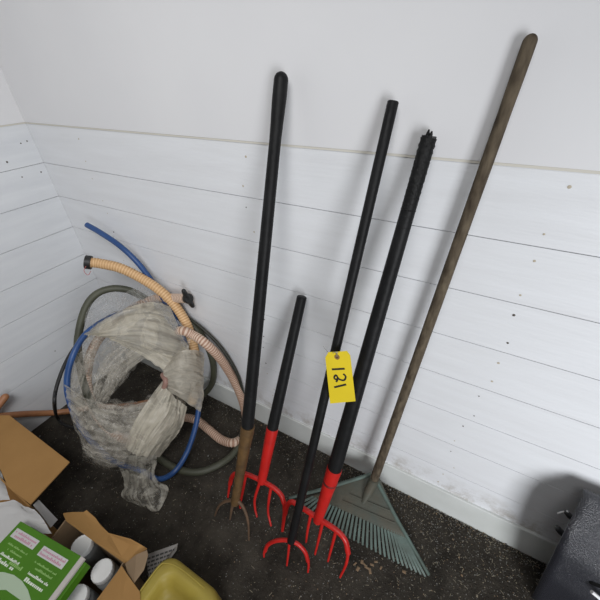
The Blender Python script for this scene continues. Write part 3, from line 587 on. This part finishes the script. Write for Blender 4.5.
# right carton, torn open, holding white bottles
z1 = .25
c1, c2, c3, c4 = [(0.7972, -0.8201, 0.25), (1.093, -0.8025, 0.25), (1.121, -0.914, 0.25), (0.8082, -0.9834, 0.25)]     # rim corners: back-left, back-right, front-right
c1, c2, c3 = V(c1), V(c2), V(c3); c3 = c2 + (c3-c2).normalized()*.26; c4 = c1 + (c3-c2)
t = thing('cardboard_box', 'torn open cardboard box of white capped bottles beside the yellow jug', 'box', ((c1+c3)/2*1).xy.to_3d())
def wall(a, b, ztop, zbot=.002, th=.004, parent=t, name='side', m=M['card_in'], tear=0.):
    n_ = 14; d = (b-a).normalized(); nn = V((-d.y, d.x, 0))*th; v = []; f = []
    for i in range(n_+1):
        q = a.lerp(b, i/n_); zt = ztop + tear*noise.noise(V((i*.9, ztop*9, a.x*7)))
        for off in (V((0, 0, 0)), nn): v += [V((q.x+off.x, q.y+off.y, zbot)), V((q.x+off.x, q.y+off.y, zt))]
    for i in range(n_):
        k = i*4; f += [(k, k+4, k+5, k+1), (k+2, k+3, k+7, k+6), (k+1, k+5, k+7, k+3), (k, k+2, k+6, k+4)]
    f += [(0, 1, 3, 2), (n_*4, n_*4+2, n_*4+3, n_*4+1)]
    return mesh(name, v, f, m, parent, False)
for a, b in ((c1, c2), (c2, c3), (c3, c4), (c4, c1)): wall(a, b, z1)
slab('bottom', [V((q.x, q.y, .003)) for q in (c1, c2, c3, c4)], (0, 0, .004), M['card_in'], t)
# long back flap, ragged along its outer edge
fl = [(0.8005, -0.8221, 0.25), (0.9624, -0.8121, 0.25), (1.099, -0.8027, 0.25), (1.118, -0.7932, 0.262), (1.148, -0.7418, 0.275), (1.123, -0.7463, 0.29), (1.089, -0.752, 0.3), (1.049, -0.7642, 0.3), (1.004, -0.7764, 0.295), (0.9693, -0.7767, 0.3), (0.9282, -0.7694, 0.305), (0.8716, -0.7685, 0.3), (0.8645, -0.7775, 0.295), (0.8173, -0.7963, 0.28), (0.7753, -0.8138, 0.26)]
slab('flap', fl, (.001, .003, .003), M['card'], t)
slab('flap', [(1.101, -0.8114, 0.252), (1.137, -0.8177, 0.258), (1.214, -0.8282, 0.262), (1.244, -0.8493, 0.262), (1.198, -0.8897, 0.258), (1.106, -0.9171, 0.25)], (.001, 0, .004), M['card'], t)
slab('torn_corner', [(1.107, -0.803, 0.255), (1.132, -0.7697, 0.28), (1.156, -0.744, 0.285), (1.169, -0.7523, 0.28), (1.181, -0.7839, 0.265), (1.177, -0.8239, 0.255), (1.138, -0.8177, 0.25)], (.001, .001, .003), M['card_in'], t)
def bottle(cap, label, first=None):
    cap = V(cap); r = .036
    if first is None:
        t = thing('bottle', label, 'bottle', (cap.x, cap.y, .007), 'white bottles in the torn box')
        z0 = .007; H = cap.z - z0
        prof = [(0, z0+.001), (r*.92, z0+.001), (r*1.02, z0+.006), (r*1.02, z0+H*.76), (r*1.0, z0+H*.80), (r*.86, z0+H*.85), (r*.84, z0+H*.92)]
        def lathe(name, prof, m, ribs=0.):
            k = 40; v = []; f = []
            for pr, z in prof:
                for i in range(k):
                    rr = pr*(1 - ribs*(i % 2)); a = 2*math.pi*i/k; v.append((cap.x + rr*math.cos(a), cap.y + rr*math.sin(a), z))
            for j in range(len(prof)-1):
                for i in range(k): f.append((j*k+i, j*k+(i+1) % k, (j+1)*k+(i+1) % k, (j+1)*k+i))
            f.append(tuple(range(k-1, -1, -1))); f.append(tuple((len(prof)-1)*k+i for i in range(k)))
            return mesh(name, v, f, m, t)
        lathe('bottle_body', prof, M['bottle'])
        lathe('cap', [(r*.90, cap.z-.022), (r*.985, cap.z-.022), (r, cap.z-.020), (r*.98, cap.z-.005), (r*.94, cap.z-.0008), (r*.86, cap.z), (r*.83, cap.z-.0025), (r*.3, cap.z-.003)], M['cap'], .035)
        return t
    c = first.copy(); COL.objects.link(c); c.location = (cap.x, cap.y, .007); c['label'] = label
    for ch in first.children:
        d = ch.copy(); COL.objects.link(d); d.parent = c; d.matrix_parent_inverse = ch.matrix_parent_inverse
    return c
bt = bottle((0.8975, -0.8413, 0.215), 'white capped bottle nearest the back flap of the torn cardboard box')
bottle((1.029, -0.8517, 0.215), 'white capped bottle in the torn box, nearest the yellow jug', bt)
bottle((1.018, -0.9374, 0.215), 'white capped bottle mostly hidden beside the green carton, at the bottom edge', bt)

# green carton lying over both boxes
gz = .335
g1, g2, g3 = [V(q) for q in [(0.7255, -0.8997, 0.335), (1.008, -0.8596, 0.335), (1.03, -0.9698, 0.335)]]
ex = (g2-g1).normalized(); ey = (g3-g2); ey = (ey - ex*ey.dot(ex)).normalized()
g0 = g1.copy(); g3 = g2 + ey*.26; g4 = g0 + ey*.26
t = thing('green_carton', 'flat green printed carton with pale leaf graphic lying across the open boxes', 'carton', ((g0+g3)/2 - V((0, 0, .05))))
dn = V((0, 0, -1))
slab('lid', [g0, g2, g3, g4], dn*.018, M['green_card'], t, .0015)
slab('edge_strip', [g2 + ex*.0005 + dn*.0005, g3 + ex*.0005 + dn*.0005, g3 + ex*.011 + dn*.010, g2 + ex*.011 + dn*.010], dn*.008, M['strip'], t)
o_ = ex*.02
slab('tray', [g0 + dn*.02 + ey*.006, g2 + dn*.02 + o_ + ey*.006, g3 + dn*.02 + o_, g4 + dn*.02], dn*.034, M['green_card'], t, .0015)
slab('dark_slot', [g1 + ex*.05 - ey*.0004 + dn*.003, g1 + ex*.13 - ey*.0004 + dn*.003, g1 + ex*.13 - ey*.0004 + dn*.012, g1 + ex*.05 - ey*.0004 + dn*.012], -ey*.0008, M['print_grey'], t)
slab('edge_strip', [g1 + ex*.01 - ey*.0004 + dn*.001, g1 + ex*.05 - ey*.0004 + dn*.001, g1 + ex*.05 - ey*.0004 + dn*.012, g1 + ex*.01 - ey*.0004 + dn*.012], -ey*.0008, M['strip'], t)
def onlid(a, b): return g2 - ex*a + ey*b            # a: away from the right edge, b: away from the back edge
def rects(name, rs, m, h): 
    parts = []
    for (a0, a1, b0, b1) in rs:
        q = [onlid(a0, b0), onlid(a1, b0), onlid(a1, b1), onlid(a0, b1)]
        parts.append((q + [p + V((0, 0, h)) for p in q], [(0, 1, 2, 3), (4, 5, 6, 7), (0, 1, 5, 4), (1, 2, 6, 5), (2, 3, 7, 6), (3, 0, 4, 7)]))
    v, f = merge(parts); return mesh(name, v, f, m, t, False)
def textrow(a0, a1, b, h, seed, gap=.25):
    rr = random.Random(seed); out = []; a = a0
    while a < a1:
        wd = rr.uniform(.35, .8)*h; hh = h*rr.choice((.62, .62, 1))
        if rr.random() > gap*.6: out.append((a, min(a+wd, a1), b + (h-hh), b + h))
        a += wd + h*.22
    return out
def loc(q):
    d = V(q) - g2; return (-d.dot(ex), d.dot(ey))
# two pale boxes with pink print, rows of white print below each
for i, (pa, pb, pc) in enumerate(([(0.9839, -0.8877, 0.335), (0.8742, -0.8986, 0.335), (0.8798, -0.9112, 0.335)], [(0.8478, -0.9003, 0.335), (0.7222, -0.9188, 0.335), (0.7263, -0.9302, 0.335)])):
    a0, b0 = loc(pa); a1, b1 = loc(pb); _, b2 = loc(pc)
    lo = min(a0, a1); hi = min(max(a0, a1), (g2-g1).length - .012); bt_ = (b0+b1)/2; bh = .026
    rects('print_panel', [(lo, hi, bt_, bt_+bh)], M['card_white'], .0004)
    rects('pink_lettering', textrow(lo+.006, hi-.006, bt_+.004, .007, 3+i, .1) + textrow(lo+.012, hi-.004, bt_+.014, .008, 8+i, .1), M['print_pink'], .0007)
    rects('lime_lettering', textrow(lo+.004, hi-.012, bt_+.038, .005, 13+i) + textrow(lo+.008, hi-.03, bt_+.049, .006, 18+i), M['print_lime'], .0005)
    rects('white_lettering', textrow(lo+.004, hi-.02, bt_+.064, .007, 23+i, .1) + textrow(lo+.008, hi-.025, bt_+.077, .010, 28+i, .1), M['print_white'], .0005)
a0, b0 = loc((0.8425, -0.9826, 0.335))
rects('white_lettering', textrow(a0-.035, a0+.02, b0-.012, .010, 44, .1), M['print_lime'], .0005)
# pale leaf graphic
lf = [g2 - ex*a + ey*b_ for a, b_ in [loc(q) for q in [(0.8008, -1.02, 0.335), (0.8343, -1.002, 0.335), (0.8703, -0.9903, 0.335), (0.9083, -0.9861, 0.335), (0.9475, -0.9889, 0.335), (0.9799, -0.9971, 0.335), (0.9764, -1.009, 0.335), (0.9331, -1.015, 0.335), (0.8886, -1.021, 0.335), (0.851, -1.042, 0.335)]]]
slab('leaf_graphic', lf, (0, 0, .0005), M['pale_green'], t)

# printed scrap leaning out of the torn box
sc = [V(q) for q in [(1.089, -0.7443, 0.14), (1.147, -0.6585, 0.1), (1.146, -0.6745, 0.07), (1.132, -0.7079, 0.04), (1.124, -0.7484, 0.03), (1.12, -0.7867, 0.06)]]
s = slab('printed_card', sc, (.001, .002, .0015), M['paper']); tag(s, 'torn printed grey card sticking up between torn box and yellow jug', 'card')
pu = (sc[1]-sc[0]); pn = pu.cross(sc[5]-sc[0]).normalized()
if pn.z < 0: pn = -pn
rr = random.Random(5); parts = []
lw = (sc[5]-sc[0]); lw -= pu*(lw.dot(pu)/pu.dot(pu))
for k in range(5):
    x = .05
    while x < .86 - k*.12:
        wd = rr.uniform(.04, .12); q0 = sc[0] + pu*x + lw*(.12 + k*.15); q1 = q0 + pu*wd; e_ = lw*.07
        q = [q0, q1, q1 + e_, q0 + e_]; q = [p + pn*.0022 for p in q]
        parts.append((q + [p + pn*.0004 for p in q], [(0, 1, 2, 3), (4, 5, 6, 7), (0, 1, 5, 4), (1, 2, 6, 5), (2, 3, 7, 6), (3, 0, 4, 7)])); x += wd + .03
v, f = merge(parts); mesh('print_lines', v, f, M['print_grey'], s, False)

# yellow jug
def rounded(x0, x1, y0, y1, r, k=6):
    out = []
    for cx, cy, a0 in ((x1-r, y1-r, 0), (x0+r, y1-r, 90), (x0+r, y0+r, 180), (x1-r, y0+r, 270)):
        for i in range(k+1):
            a = math.radians(a0 + 90*i/k); out.append((cx + r*math.cos(a), cy + r*math.sin(a)))
    return out
jx0, jx1, jy0, jy1, jz = 1.195, 1.445, -1.02, -.705, .262
t = thing('jug', 'pale yellow plastic jerry can with a recessed top at the bottom edge', 'jug', ((jx0+jx1)/2, (jy0+jy1)/2, 0))
v = []; f = []
def R4(z, l, r, b, k_, rad): return (z, l, r, b, k_, rad)
rings = [R4(.002, .012, .012, .012, .012, .03), R4(.012, 0, 0, 0, 0, .04), R4(.12, 0, 0, 0, 0, .045), R4(.215, 0, 0, 0, 0, .05), R4(.240, .004, .004, .004, .004, .05), R4(.255, .013, .013, .013, .013, .05), R4(.262, .026, .026, .026, .026, .045),
         R4(.2625, .045, .034, .10, .030, .04), R4(.261, .050, .040, .105, .036, .04), R4(.250, .056, .052, .108, .050, .035), R4(.225, .062, .062, .110, .062, .03), R4(.212, .07, .072, .115, .07, .028), R4(.208, .085, .085, .125, .085, .02)]
for z, l, r_, b_, k_, rd in rings:
    for x, y in rounded(jx0+l, jx1-r_, jy0+b_, jy1-k_, rd): v.append((x, y, z))
k = len(rounded(0, 1, 0, 1, .1))
for j in range(len(rings)-1):
    for i in range(k): f.append((j*k+i, j*k+(i+1) % k, (j+1)*k+(i+1) % k, (j+1)*k+i))
f.append(tuple(range(k-1, -1, -1))); f.append(tuple((len(rings)-1)*k+i for i in range(k)))
mesh('jug_body', v, f, M['yellow'], t)
seam = [V((jx0+.018, jy0+.05, .2585)), V((jx0+.018, jy0+.12, .2595)), V((jx0+.018, jy1-.06, .2595)), V((jx0+.035, jy1-.03, .259)), V((jx0+.09, jy1-.018, .2585)), V((jx1-.06, jy1-.018, .2585))]
tube('moulded_seam', seam, .0022, M['yellow'], t, 6, 6)
tube('handle', [V((jx0+.115, jy0+.035, .245)), V((jx0+.115, jy0+.05, .27)), V((jx0+.115, jy0+.10, .278)), V((jx0+.115, jy0+.115, .255))], .013, M['yellow'], t, 10, 6)

# ------------------------------------------------------------------ black plastic panel at the right
t = thing('plastic_tray', 'black textured plastic tray with slots standing on edge by the white wall, right corner', 'tray', (2.55, -.16, 0))
left_edge = [V(q) for q in [(2.357, -0.15, -0.0238), (2.34, -0.1567, 0.0695), (2.324, -0.1633, 0.1564), (2.309, -0.17, 0.2373), (2.301, -0.1683, 0.2968), (2.293, -0.1667, 0.3529), (2.285, -0.165, 0.4058), (2.283, -0.1567, 0.4446), (2.281, -0.1467, 0.4791), (2.284, -0.13, 0.502), (2.289, -0.1113, 0.5217), (2.295, -0.0897, 0.5371), (2.301, -0.068, 0.5529)]]
left_edge = [q for q in left_edge if q.z > -.03]
left_edge = spline(left_edge, 3)
# top lip turned back to the wall
e_ = left_edge[-1]
left_edge += [e_ + V((.001, .006, .004)), e_ + V((.002, .014, .006)), e_ + V((.002, .024, .005))]
slots = [V((2.391, -0.166, 0.3195)), V((2.42, -0.172, 0.3511))]
v = []; f = []; WX = .62; NXp = 26; NR = len(left_edge)
for j, q in enumerate(left_edge):
    for i in range(NXp+1):
        u = i/NXp
        v.append((q.x + WX*u, q.y - .018*math.sin(math.pi*u)*min(1, (NR-1-j)/6), max(q.z, .002)))
for j in range(NR-1):
    for i in range(NXp):
        a = j*(NXp+1)+i; f.append((a, a+1, a+NXp+2, a+NXp+1))
mesh('shell', v, f, M['blk_plastic'], t, True, solid=.004)
for sl in slots:
    uu = V((.93, 0, .36)).normalized()
    P = [sl - uu*.022 + V((0, -.004, 0)), sl + uu*.022 + V((0, -.004, 0))]
    vv, fc = tube_data(P, .0115, 14, True, True)
    vv = [V((q.x, sl.y + (q.y-sl.y)*.35 - .004, q.z)) for q in vv]
    mesh('slot', vv, fc, M['hole'], t)
for (q, r) in (((2.296, -0.1, 0.4871), .011), ((2.303, -0.11, 0.4054), .013)):
    q = V(q)
    tube('tab', [q + V((.03, .0, -.01)), q, q + V((-.012, .004, .006))], [r*.8, r*.8, r*.65], M['rubber'], t, 10, 4, r1=True)
q = V((2.281, -0.1, 0.4888))
tube('hook', [q + V((-.010, .004, -.018)), q + V((-.004, .004, .0)), q + V((.004, .004, .012))], .0028, mat('pale_clip', (.45, .45, .44), .4), t, 8, 4)
q = V((2.409, -0.2, 0.3298))
tube('clip', [q + V((-.015, 0, .008)), q, q + V((.03, 0, -.02))], .005, mat('white_clip', (.75, .75, .75), .5), t, 8, 4)

# ------------------------------------------------------------------ camera
cd = bpy.data.cameras.new('camera'); cam = bpy.data.objects.new('camera', cd); COL.objects.link(cam)
Rr, Uu, Ww = [(0.8726, 0.4874, -0.0306), (-0.2636, 0.5228, 0.8107), (-0.4112, 0.6994, -0.5847)]
cam.matrix_world = Matrix(((Rr[0], Uu[0], -Ww[0], 1.8414), (Rr[1], Uu[1], -Ww[1], -0.84138), (Rr[2], Uu[2], -Ww[2], 1.6), (0, 0, 0, 1)))
cd.sensor_width = 36; cd.sensor_fit = 'HORIZONTAL'; cd.lens = 20.148; cd.clip_start = .02
S.camera = cam

# ------------------------------------------------------------------ light: open doorway to the right, a ceiling lamp, dim room
def area(name, loc, target, sx, sy, power, col=(1, 1, 1)):
    l = bpy.data.lights.new(name, 'AREA'); l.shape = 'RECTANGLE'; l.size = sx; l.size_y = sy; l.energy = power; l.color = col
    o = bpy.data.objects.new(name, l); COL.objects.link(o); o.location = loc
    o.rotation_euler = (V(target)-V(loc)).to_track_quat('-Z', 'Y').to_euler(); return o
area('doorway_light', (3.35, -2.15, .90), (2.55, 0, .45), .9, 1.6, 26, (.95, .97, 1.0)).data.spread = math.radians(112)
area('ceiling_light', (1.8, -1.55, 2.65), (.0, -.55, .7), 1.0, 1.0, 17.5, (.99, .985, .98)).data.spread = math.radians(120)
wd = bpy.data.worlds.new('world'); S.world = wd; wd.use_nodes = True
wd.node_tree.nodes['Background'].inputs[0].default_value = (.93, .96, 1, 1); wd.node_tree.nodes['Background'].inputs[1].default_value = .10
S.view_settings.view_transform = 'Standard'; S.view_settings.look = 'None'; S.view_settings.gamma = 1; S.view_settings.use_curve_mapping = False
S.view_settings.exposure = 0.0
